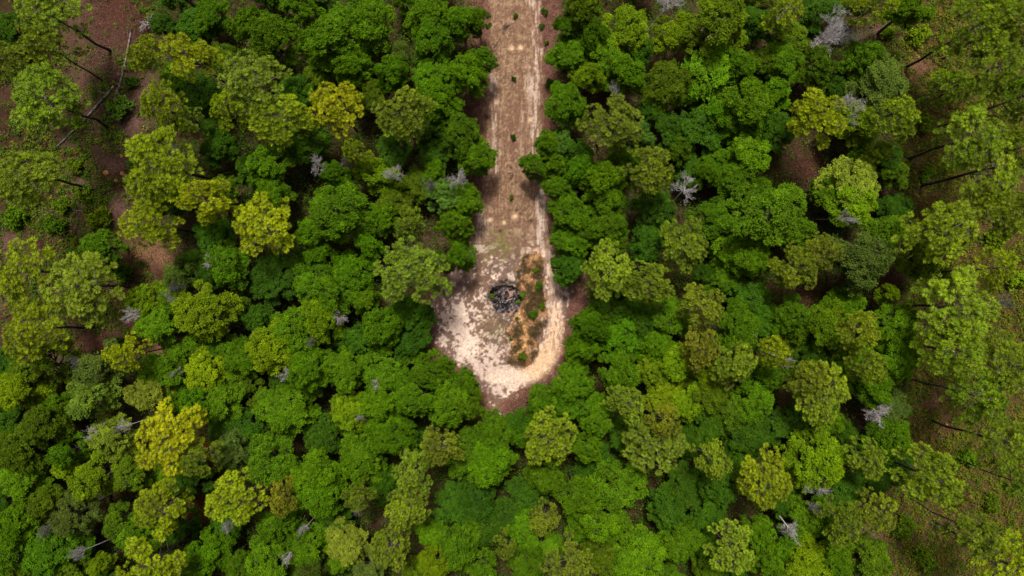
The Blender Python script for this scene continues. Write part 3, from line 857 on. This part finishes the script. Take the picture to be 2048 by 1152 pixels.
# ------------------------------------------------------------------ pines
pr = np.random.default_rng(77)
for (px, py, r, t) in parse(PINE_LIST):
    open_ = px > 1780 or (px < 260 and 130 < py < 730)
    pool = PINES_OPEN + PINES[:2] if (px > 1880 and pr.random() < .6) else PINES
    cr, br, tk = pool[pr.integers(len(pool))]
    hs = (1.12 if px > 1780 else .98 if px < 450 else .92) * pr.uniform(.94, 1.06)
    if r < 34: hs *= .85
    root = add_tree("pine_tree", px, py, r * 1.06, PINE_H, (("trunk", tk), ("branching", br), ("crown", cr)), 2.95,
             None, "pine tree", "pines rising above the oaks", jitter(PINE_TONES[t], pr, .08), pr, hs)
    auto_label(root, px, py, r, PINE_WORDS[t], "pine", 50)

# ------------------------------------------------------------------ oaks
orr = np.random.default_rng(88)
oaks = parse(OAK_LIST)
for (px, py, r, t) in oaks:
    pool = SAGES if t in 's' else OAKS
    cr, tk = pool[orr.integers(len(pool))]
    hs = np.clip(.62 + .42 * r / 45, .7, 1.35) * orr.uniform(.84, 1.2) * (.74 if t == 'd' else 1)
    root = add_tree("oak_tree", px, py, r * (.99 if track_d(np.array([px]), np.array([py]))[0] > -r - 60 else 1.16), OAK_H, (("trunk", tk), ("crown", cr)), 2.6,
             None, "oak tree", "broadleaf oaks of the forest", jitter(OAK_TONES[t], orr, .13), orr, hs, .06)
    auto_label(root, px, py, r, OAK_WORDS[t], "oak", 42)

# young oaks filling the shade between the crowns
fr = np.random.default_rng(123)
taken = [(a, b, c) for a, b, c, _ in oaks] + [(a, b, c * .9) for a, b, c, _ in parse(PINE_LIST)]
nfill = 0
for _ in range(16000):
    px, py = fr.uniform(-30, 2078), fr.uniform(-35, 1187); r = fr.uniform(27, 44)
    gx, gy = np.array([px]), np.array([py])
    if track_d(gx, gy)[0] > -r - 42 or inside(RIGHT_OPEN, gx, gy)[0] or inside(LEFT_OPEN, gx, gy)[0]: continue
    if any(math.hypot(px - a, py - b) < c + 30 for a, b, c in PATCHES): continue
    if any(math.hypot(px - a, py - b) < c * .70 + r * .42 for a, b, c in taken): continue
    taken.append((px, py, r)); nfill += 1
    t = 'ddgo'[fr.integers(4)]
    cr, tk = OAKS[fr.integers(len(OAKS))]
    root = add_tree("oak_tree", px, py, r * 1.1, OAK_H, (("trunk", tk), ("crown", cr)), 2.6, None, "oak tree", "broadleaf oaks of the forest", jitter(OAK_TONES[t], fr, .1), fr, fr.uniform(.58, .85), .05)
    auto_label(root, px, py, r, OAK_WORDS[t], "oak", 42)
    if nfill >= 88: break
print("filled", nfill)
finish_labels()

# ------------------------------------------------------------------ dead trees
dr_ = np.random.default_rng(99)
for (px, py, r, k, lab) in DEAD_LIST:
    if k == 'B': parts, nom, zc = DEAD_BIG, 2.9, 6.8
    elif k == 'f': parts, nom, zc = DEAD_LOW[0], 1.5, 1.5
    else: parts, nom, zc = DEADS[5 if k == 'k' else dr_.integers(5)], 1.9, 6.6
    x, y, _ = at(px, py, zc)
    hs = 1.18 if k in 'dk' else 1.0
    add_tree("dead_tree", px, py, r * .98, zc, (("trunk", parts[0]), ("branching", parts[1])), nom, lab, "dead tree", "bleached dead trees", None, dr_, hs, .13)

# ------------------------------------------------------------------ shrubs and saplings
sr = np.random.default_rng(111)
SHRUB_LIST = [  # x y r tone label
    (1030, 30, 6, 'g', "topmost of four small saplings along the middle of the track"),
    (1027, 157, 6, 'd', "second sapling from the top along the middle of the track"),
    (1025, 275, 7, 'd', "third sapling from the top along the middle of the track"),
    (1023, 396, 6, 'g', "lowest of four small saplings along the middle of the track"),
    (1088, 22, 9, 'd', "low dark shrub on the track's right verge at the top edge"),
    (1083, 52, 7, 'd', "low dark shrub on the track's right verge, second from top"),
    (1096, 165, 10, 'd', "low dark shrub on the track's right verge, third from top"),
    (1094, 85, 6, 'd', "tiny dark shrub on the track's right verge between larger ones"),
    (1076, 574, 13, 'd', "green shrub on the upper half of the sand mound"),
    (1068, 626, 15, 'd', "wide dark green shrub in the middle of the sand mound"),
    (1082, 612, 10, 'o', "olive shrub behind the wide dark shrub on the mound"),
    (1046, 590, 9, 'Y', "vivid green shrub at the right rim of the burnt pile"),
    (1036, 604, 7, 'Y', "small vivid green shrub just below the one by the burnt pile"),
    (1033, 636, 5, 'g', "tiny green tuft at the head of the mound's gully"),
    (984, 591, 7, 'o', "small olive tuft at the left rim of the burnt pile"),
    (1072, 540, 9, 'o', "brownish olive tuft on top of the sand mound"),
    (1022, 678, 5, 'g', "tiny green tuft on the mound's lower left slope"),
    (1046, 712, 12, 'o', "olive tuft at the lower end of the sand mound"),
    (1845, 245, 21, 'y', "vivid yellow-green bush beside a charred pine foot, right"),
    (1835, 78, 24, 'y', "loose yellow-green bush in the upper right undergrowth"),
    (1776, 68, 18, 'y', "yellow-green bush right of the largest leafless tree"),
    (1850, 352, 18, 'g', "green bush under the right-hand pines, third of the way down"),
    (1935, 918, 24, 'g', "glossy green bush beside a charred trunk, lower right"),
    (1850, 30, 18, 'g', "small green bush at the top edge among right-hand pines"),
    (248, 222, 28, 'b', "grey-green bush right of the long fallen log's lower half"),
    (262, 168, 16, 'd', "dark bush beside the lower end of the upper fallen log"),
    (245, 535, 27, 'g', "round green bush left of the bare sandy scar"),
    (200, 432, 26, 'y', "yellow-green bush on open ground left of a yellow-green pine"),
    (110, 455, 24, 'g', "green bush on open ground near the left edge, 40% down"),
    (30, 430, 26, 'g', "green bush at the left edge above a yellow-green pine"),
    (60, 400, 20, 'y', "small yellow-green bush at the left edge, one third down"),
    (145, 480, 10, 'y', "tiny yellow bush alone on bare open ground, left"),
    (130, 415, 22, 'o', "olive bush in the open left ground above a green bush"),
    (262, 130, 10, 'd', "small dark bush just right of the upper fallen log"),
    (285, 300, 20, 'd', "dark bush left of a yellow-green pine's upper edge"),
    (150, 330, 22, 'o', "olive bush right of the leftmost lime pine"),
    (170, 385, 22, 'o', "olive bush on open ground right of the lowest lime pine"),
    (240, 690, 22, 'd', "dark bush left of the small bright yellow pine"),
    (1810, 745, 20, 'g', "green bush at the foot of right-hand pines, two thirds down"),
    (1880, 705, 20, 'g', "green bush between two charred trunks at the right"),
    (1990, 480, 24, 'y', "bright yellowish bush at the right edge, 42% down"),
    (2030, 560, 26, 'y', "bright yellowish bush at the right edge, halfway down"),
    (1890, 545, 20, 'o', "olive bush beside a thin horizontal charred trunk, right"),
    (1800, 1050, 26, 'o', "olive bush in the lower right undergrowth below a lime pine"),
    (1840, 1110, 26, 'o', "olive bush near the bottom edge, lower right undergrowth"),
    (1980, 1000, 22, 'o', "olive bush in lower right undergrowth beside a charred trunk"),
]
SHRUB_TONES = dict(OAK_TONES); SHRUB_TONES['Y'] = (.12, .30, .010)
for (px, py, r, t, lab) in SHRUB_LIST:
    x, y, _ = at(px, py, .4)
    fo, stm = SHRUBS[sr.integers(4)]
    root = bpy.data.objects.new("sapling" if "sapling" in lab else "shrub", None); COL.objects.link(root)
    on_m = 990 < px < 1100 and 500 < py < 740
    root.location = (x, y, (mound_ground(x, y) if on_m else ground_at(x, y)) - .02)
    s = r / FPX * HC / .95 * (.8 if on_m else 1)
    root.scale = (s, s, max(s, .45) * (1.1 if "sapling" in lab else .9)); root.rotation_euler = (0, 0, sr.uniform(0, 6.28))
    tag(root, lab, "sapling" if "sapling" in lab else "shrub", "saplings along the track" if "sapling" in lab else "low shrubs")
    f = link("foliage", fo, root); f.color = jitter(SHRUB_TONES[t], sr, .08)
    link("stem", stm, root)


# ------------------------------------------------------------------ fallen logs, ant mounds
def log(name, a, b, r0, r1, label, mat, z=.15, branches=3):
    p0 = np.array(at(*a, z)); p1 = np.array(at(*b, z)); r = np.random.default_rng(int(a[0]))
    k = 9; t = np.linspace(0, 1, k)[:, None]
    pts = p0 * (1 - t) + p1 * t; dirv = norm(p1 - p0); side = np.array([-dirv[1], dirv[0], 0])
    pts = pts + side * (np.sin(t * 3.1) * .18 + r.normal(0, .035, (k, 1)))
    pts[:, 2] = [ground_at(q[0], q[1]) + .06 + r0 * .6 for q in pts]
    o = pts[k // 2].copy()
    T = Tubes(); T.add(pts - o, np.linspace(r0, r1, k) * r.uniform(.85, 1.15, k), 8)
    root = link(name, T.mesh(name, mat), None, o)
    tag(root, label, "log", "fallen logs")
    for i in range(branches):
        j = r.integers(1, k - 1); B = Tubes(); s_ = (1 if i % 2 else -1)
        e = pts[j] - o + side * s_ * r.uniform(.5, 1.1) + dirv * r.uniform(.1, .7) + np.array([0, 0, .12])
        B.add([pts[j] - o, (pts[j] - o + e) / 2 + np.array([0, 0, .08]), e], [r1 * .5, r1 * .35, .012], 4)
        link("branch_stub", B.mesh("branch_stub", mat), root)


log("fallen_log", (262, 56), (228, 200), .09, .12, "upper of two fallen weathered logs on the brown ground", M_LOG)
log("fallen_log", (226, 172), (114, 293), .14, .07, "lower, longer fallen log lying slantwise on the brown ground", M_LOG)
log("fallen_log", (453, 1126), (487, 1096), .10, .08, "short brown fallen log at the bottom among oaks, left", M_LOG, z=1.5, branches=1)
log("fallen_log", (2016, 95), (2060, 111), .09, .07, "short pale fallen log at the right edge near the top", M_DEAD2, branches=1)
log("fallen_log", (650, 1152), (671, 1112), .09, .07, "thin brown fallen log crossing the bottom edge among oaks", M_LOG, branches=1)
log("fallen_log", (70, 425), (170, 422), .035, .03, "thin pale fallen stick on the open ground at the left", M_DEAD2, branches=2)

for i, (px, py, r, lab) in enumerate([(211, 345, 5, "small orange ant mound, lowest left of three on the bare ground"), (245, 347, 5, "small orange ant mound, middle of three on the bare ground"), (243, 312, 4, "tiny orange ant mound above the other two on the bare ground"), (231, 361, 4, "tiny orange ant mound just below the middle one"), (82, 404, 4, "lone tiny orange ant mound among bushes near the left edge"),
                                   (2036, 258, 5, "orange ant mound at the right edge, a quarter down"), (2042, 584, 5, "orange ant mound at the right edge, half way down"), (1942, 994, 4, "tiny orange ant mound in the lower right undergrowth")]):
    x, y, _ = at(px, py); rr = np.random.default_rng(i); k = 14; R = r / FPX * HC
    v = [[0, 0, R * .75]]; tri = []; qd = []
    for ring, (f, h) in enumerate(((.3, .68), (.6, .42), (.85, .15), (1.1, -.12))):
        for j in range(k):
            a = j * 6.283 / k; w = f * R * (1 + rr.normal(0, .07)); v.append([math.cos(a) * w, math.sin(a) * w, h * R])
    for j in range(k): tri.append([0, 1 + j, 1 + (j + 1) % k])
    for ring in range(3):
        for j in range(k):
            a0 = 1 + ring * k; qd.append([a0 + j, a0 + k + j, a0 + k + (j + 1) % k, a0 + (j + 1) % k])
    me = mesh_from("ant_mound", np.array(v), quads=qd, tris=tri, smooth=True, mat=M_SOIL)
    point_col(me, "Col", np.tile(lin(214, 150, 92), (len(v), 1)))
    tag(link("ant_mound", me, None, (x, y, ground_at(x, y))), lab, "ant mound", "orange ant mounds")


# ------------------------------------------------------------------ burnt pile in its pit
def burn_pile():
    r = np.random.default_rng(5)
    cx, cy, _ = at(*PIT); gz = ground_at(cx, cy)
    root = bpy.data.objects.new("burn_pile", None); COL.objects.link(root); root.location = (cx, cy, gz)
    tag(root, "burnt pile of charred logs and ash in a shallow pit", "burn pile")
    st = .07; n = int(4.4 / st)
    xs = (np.arange(n) - n / 2) * st; X, Y = np.meshgrid(xs, xs)
    rad = np.hypot(X * .95, Y * 1.1) + (fbm(X * 1.1 + 9, Y * 1.1 + 9, 4, 71) - .5) * 1.3
    PX, PY = to_px(X + cx, Y + cy)
    Z = clearing_z(X + cx, Y + cy, PX, PY) - gz + .03 + sstep(1.9, .3, rad) * .22 + (fbm(X * 3, Y * 3, 3, 72) - .5) * .26 * sstep(2.0, 1.4, rad)
    c = np.broadcast_to(lin(84, 74, 74), X.shape + (3,)).copy()
    nn = fbm(X * 2.4 + 3, Y * 2.4, 4, 73); n2 = fbm(X * 5, Y * 5, 3, 74)
    c = mixc(c, lin(20, 18, 20), sstep(.42, .56, nn) * .95)
    c = mixc(c, lin(168, 132, 110), sstep(.56, .64, fbm(X * 1.7 + 30, Y * 1.7, 3, 75)) * sstep(-.8, .6, X))
    c = mixc(c, lin(150, 140, 142), sstep(.60, .68, n2) * .8)
    c = mixc(c, lin(30, 26, 24), sstep(1.1, 1.5, Y + .25 * X) * .9)  # shade under the pit's upper wall, painted into the ash colour
    q_i = np.arange(n - 1)[:, None] * n + np.arange(n - 1)[None]
    q = np.stack([q_i, q_i + 1, q_i + n + 1, q_i + n], -1).reshape(-1, 4)
    keep = rad.ravel()[q].max(1) < 2.05
    qq = q[keep]; used, inv = np.unique(qq.ravel(), return_inverse=True)
    me = mesh_from("ash_bed", np.stack([X, Y, Z], -1).reshape(-1, 3)[used], quads=inv.reshape(-1, 4), smooth=True, mat=M_ASHBED)
    point_col(me, "Col", c.reshape(-1, 3)[used]); link("ash_bed", me, root)

    def bed(x, y):
        j = min(max(int(round(x / st + n / 2)), 0), n - 1); i = min(max(int(round(y / st + n / 2)), 0), n - 1); return Z[i, j]
    for k in range(17):
        a = r.uniform(0, 6.28); d = 1.15 * math.sqrt(r.random()); x, y = math.cos(a) * d - .25, math.sin(a) * d - .25
        L = r.uniform(.3, .95); ang = r.uniform(0, 3.14); rd = r.uniform(.05, .10)
        dv = np.array([math.cos(ang), math.sin(ang), r.normal(0, .12)])
        T = Tubes(); T.add([-dv * L / 2, r.normal(0, .03, 3), dv * L / 2], [rd, rd * 1.1, rd * .7], 6)
        link("charred_log", T.mesh("charred_log", M_CHAR), root, (x, y, bed(x, y) + rd * .7))
    for k in range(6):
        a = r.uniform(0, 6.28); d = 1.2 * math.sqrt(r.random()); x, y = math.cos(a) * d - .15, math.sin(a) * d - .3
        s = r.uniform(.05, .10); v = rdirs(8, r) * s * np.array([1, 1, .6])
        v = np.array([[sx * s, sy * s, sz * s * .5] for sx in (-1, 1) for sy in (-1, 1) for sz in (-1, 1)]) * r.uniform(.6, 1.2, (8, 3))
        me = mesh_from("ash_lump", v, quads=[[0, 1, 3, 2], [4, 6, 7, 5], [0, 4, 5, 1], [2, 3, 7, 6], [0, 2, 6, 4], [1, 5, 7, 3]], mat=M_ASH)
        o = link("ash_lump", me, root, (x, y, bed(x, y) + s * .5 + .04)); o.rotation_euler = (0, 0, r.uniform(0, 3))


burn_pile()

# ------------------------------------------------------------------ undergrowth, dry grass, fallen leaves (uncountable)
ur = np.random.default_rng(200)


def scatter_points(n):
    x = ur.uniform(-64, 64, n); y = ur.uniform(-38, 38, n)
    px, py = to_px(x, y)
    ok = track_d(px, py) + (fbm(px / 20, py / 20, 3, 81) - .5) * 30 < -34
    for (a, b, r) in PATCHES:
        ok &= (np.hypot(px - a, py - b) + (fbm(px / 12, py / 12, 3, 82) - .5) * r * 1.9 > r) | (ur.random(n) < .12)
    return x[ok], y[ok], px[ok], py[ok]


def undergrowth():
    x, y, px, py = scatter_points(27000)
    x2, y2, px2, py2 = scatter_points(50000)
    o2 = (inside(LEFT_OPEN, px2, py2) | inside(RIGHT_OPEN, px2, py2)) | (ur.random(len(x2)) < .22)
    x, y, px, py = (np.concatenate([a, b[o2]]) for a, b in ((x, x2), (y, y2), (px, px2), (py, py2)))
    L = inside(LEFT_OPEN, px, py); R = inside(RIGHT_OPEN, px, py)
    n1 = fbm(px / 40, py / 40, 3, 83)
    keep = np.where(L, n1 + ur.normal(0, .12, len(x)) > .46, np.where(R, n1 + ur.normal(0, .15, len(x)) > .30, ur.random(len(x)) < .95))
    x, y, px, py, L, R = (a[keep] for a in (x, y, px, py, L, R))
    n = len(x)
    rad = np.where(L | R, ur.uniform(.2, .5, n), ur.uniform(.35, .8, n))
    h = np.where(L | R, ur.uniform(.15, .8, n), ur.triangular(.3, 1.2, 3.6, n))
    k = 12
    gz = base_z(x, y)
    c = np.stack([x, y, gz], -1).repeat(k, 0)
    a = ur.uniform(0, 6.283, n * k); rr = np.sqrt(ur.random(n * k)) * rad.repeat(k)
    c = c + np.stack([np.cos(a) * rr, np.sin(a) * rr, h.repeat(k) * (1 - .6 * (rr / rad.repeat(k)) ** 2) * ur.uniform(.6, 1, n * k)], -1)
    d = np.stack([np.cos(a), np.sin(a), ur.normal(0, .35, n * k)], -1) + rdirs(n * k, ur) * .6
    nm = np.array([0, 0, .9]) + rdirs(n * k, ur) * .6
    v, q = leaf_quads(c, d, nm, .21 * ur.uniform(.7, 1.3, n * k), .105 * ur.uniform(.7, 1.3, n * k))
    pal = np.array([(.055, .140, .008), (.080, .180, .008), (.130, .205, .010), (.180, .210, .014), (.24, .215, .020), (.17, .11, .045)])
    pL = ur.choice(6, n, p=[.22, .33, .27, .12, .03, .03]); pR = ur.choice(6, n, p=[.05, .14, .30, .31, .14, .06]); pD = ur.choice(6, n, p=[.68, .28, .04, 0, 0, 0])  # pD: darker greens under trees, deepening the shade of the gaps by colour
    col = pal[np.where(L, pL, np.where(R, pR, pD))] * np.exp(ur.normal(0, .15, (n, 1)))
    me = mesh_from("undergrowth", v, quads=q, mat=M_UNDER)
    face_col(me, "Col", col.repeat(k, 0)); face_float(me, "var", np.clip(ur.normal(.5, .2, n * k), 0, 1))
    tag(link("undergrowth", me), "low green and olive plants covering the ground between the trees", None, None, "stuff")


undergrowth()


def dry_grass():
    x, y, px, py = scatter_points(26000)
    m = (inside(LEFT_OPEN, px, py) | inside(RIGHT_OPEN, px, py)) & (fbm(px / 30, py / 30, 3, 84) > .42)
    x, y = x[m], y[m]; z = base_z(x, y)
    # dry tufts on the mound
    mx, my = [], []
    pxm = ur.uniform(1000, 1100, 9000); pym = ur.uniform(505, 740, 9000)
    h, dm, dg = mound_z(pxm, pym)
    ok = (h > .25) & (dg > 6) & (fbm(pxm / 12, pym / 12, 3, 65) + ur.normal(0, .08, 9000) > .50) & (np.hypot(pxm - PIT[0], pym - PIT[1]) > 36)
    pxm, pym = pxm[ok], pym[ok]
    xm = (pxm - 1024) / FPX * HC; ym = -(pym - 576) / FPX * HC
    zm = clearing_z(xm, ym, pxm, pym) - .08 + mound_z(pxm, pym)[0]
    is_m = np.concatenate([np.zeros(len(x), bool), np.ones(len(xm), bool)])
    x = np.concatenate([x, xm]); y = np.concatenate([y, ym]); z = np.concatenate([z, zm]); n = len(x); k = 7
    c = np.stack([x, y, z], -1).repeat(k, 0) + ur.normal(size=(n * k, 3)) * np.array([.12, .12, .0])
    d = ur.normal(size=(n * k, 3)) * np.array([.8, .8, .2]) + np.array([0, 0, .5])
    Lb = ur.uniform(.25, .55, n * k) * np.where(is_m.repeat(k), .75, 1)
    d = norm(d); c = c + d * (Lb * .5)[:, None]
    v, q = leaf_quads(c, d, rdirs(n * k, ur), Lb, .03)
    pal = np.array([(.24, .17, .085), (.18, .12, .06), (.16, .14, .05), (.30, .21, .11)])
    pm = ur.choice(4, n, p=[.3, .35, .2, .15])
    me = mesh_from("dry_grass", v, quads=q, mat=M_UNDER)
    face_col(me, "Col", (pal[pm] * np.where(is_m, .9, 1)[:, None]).repeat(k, 0)); face_float(me, "var", np.clip(ur.normal(.45, .12, n * k), 0, .6))
    tag(link("dry_grass", me), "tan and brown dry grass blades on open ground and mound", None, None, "stuff")


dry_grass()


def leaf_litter():
    n = 60000
    px = ur.uniform(830, 1210, n); py = ur.uniform(-60, 850, n)
    d = track_d(px, py) + (fbm(px / 22, py / 22, 4, 21) - .5) * 34
    ok = (d < 4) & (d > -62) & (ur.random(n) < np.where(d < -6, .85, .25))
    px, py = px[ok], py[ok]
    x = (px - 1024) / FPX * HC; y = -(py - 576) / FPX * HC
    z = clearing_z(x, y, px, py) + .03; n = len(x)
    ex, ey = [], []
    for (a, b, r_) in PATCHES:
        k = int(.55 * r_ * r_); aa = ur.uniform(0, 6.283, k); rr = r_ * 1.2 * np.sqrt(ur.random(k)); ex.append(a + rr * np.cos(aa)); ey.append(b + rr * np.sin(aa))
    ex = np.concatenate(ex); ey = np.concatenate(ey); off = track_d(ex, ey) < -70; ex, ey = ex[off], ey[off]
    X2 = (ex - 1024) / FPX * HC; Y2 = -(ey - 576) / FPX * HC
    x = np.concatenate([x, X2]); y = np.concatenate([y, Y2]); z = np.concatenate([z, base_z(X2, Y2) + .04]); n = len(x)
    dim = np.concatenate([np.ones(n - len(X2)), np.full(len(X2), .7)])
    c = np.stack([x, y, z], -1); dd = ur.normal(size=(n, 3)) * np.array([1, 1, .12]); nm = np.array([0, 0, 1.]) + rdirs(n, ur) * .35
    v, q = leaf_quads(c, dd, nm, ur.uniform(.08, .20, n), ur.uniform(.04, .09, n))
    pal = np.array([lin(138, 98, 82), lin(110, 72, 58), lin(160, 122, 106), lin(84, 56, 46), lin(186, 150, 132)])
    me = mesh_from("leaf_litter", v, quads=q, mat=M_UNDER)
    face_col(me, "Col", pal[ur.choice(5, n, p=[.3, .3, .17, .18, .05])] * dim[:, None]); face_float(me, "var", np.clip(ur.normal(.5, .12, n), 0, .6))
    tag(link("leaf_litter", me), "fallen brown leaves along the edges of track and clearing", None, None, "stuff")


leaf_litter()
print("pines", len(parse(PINE_LIST)), "oaks", len(oaks), "dead", len(DEAD_LIST))
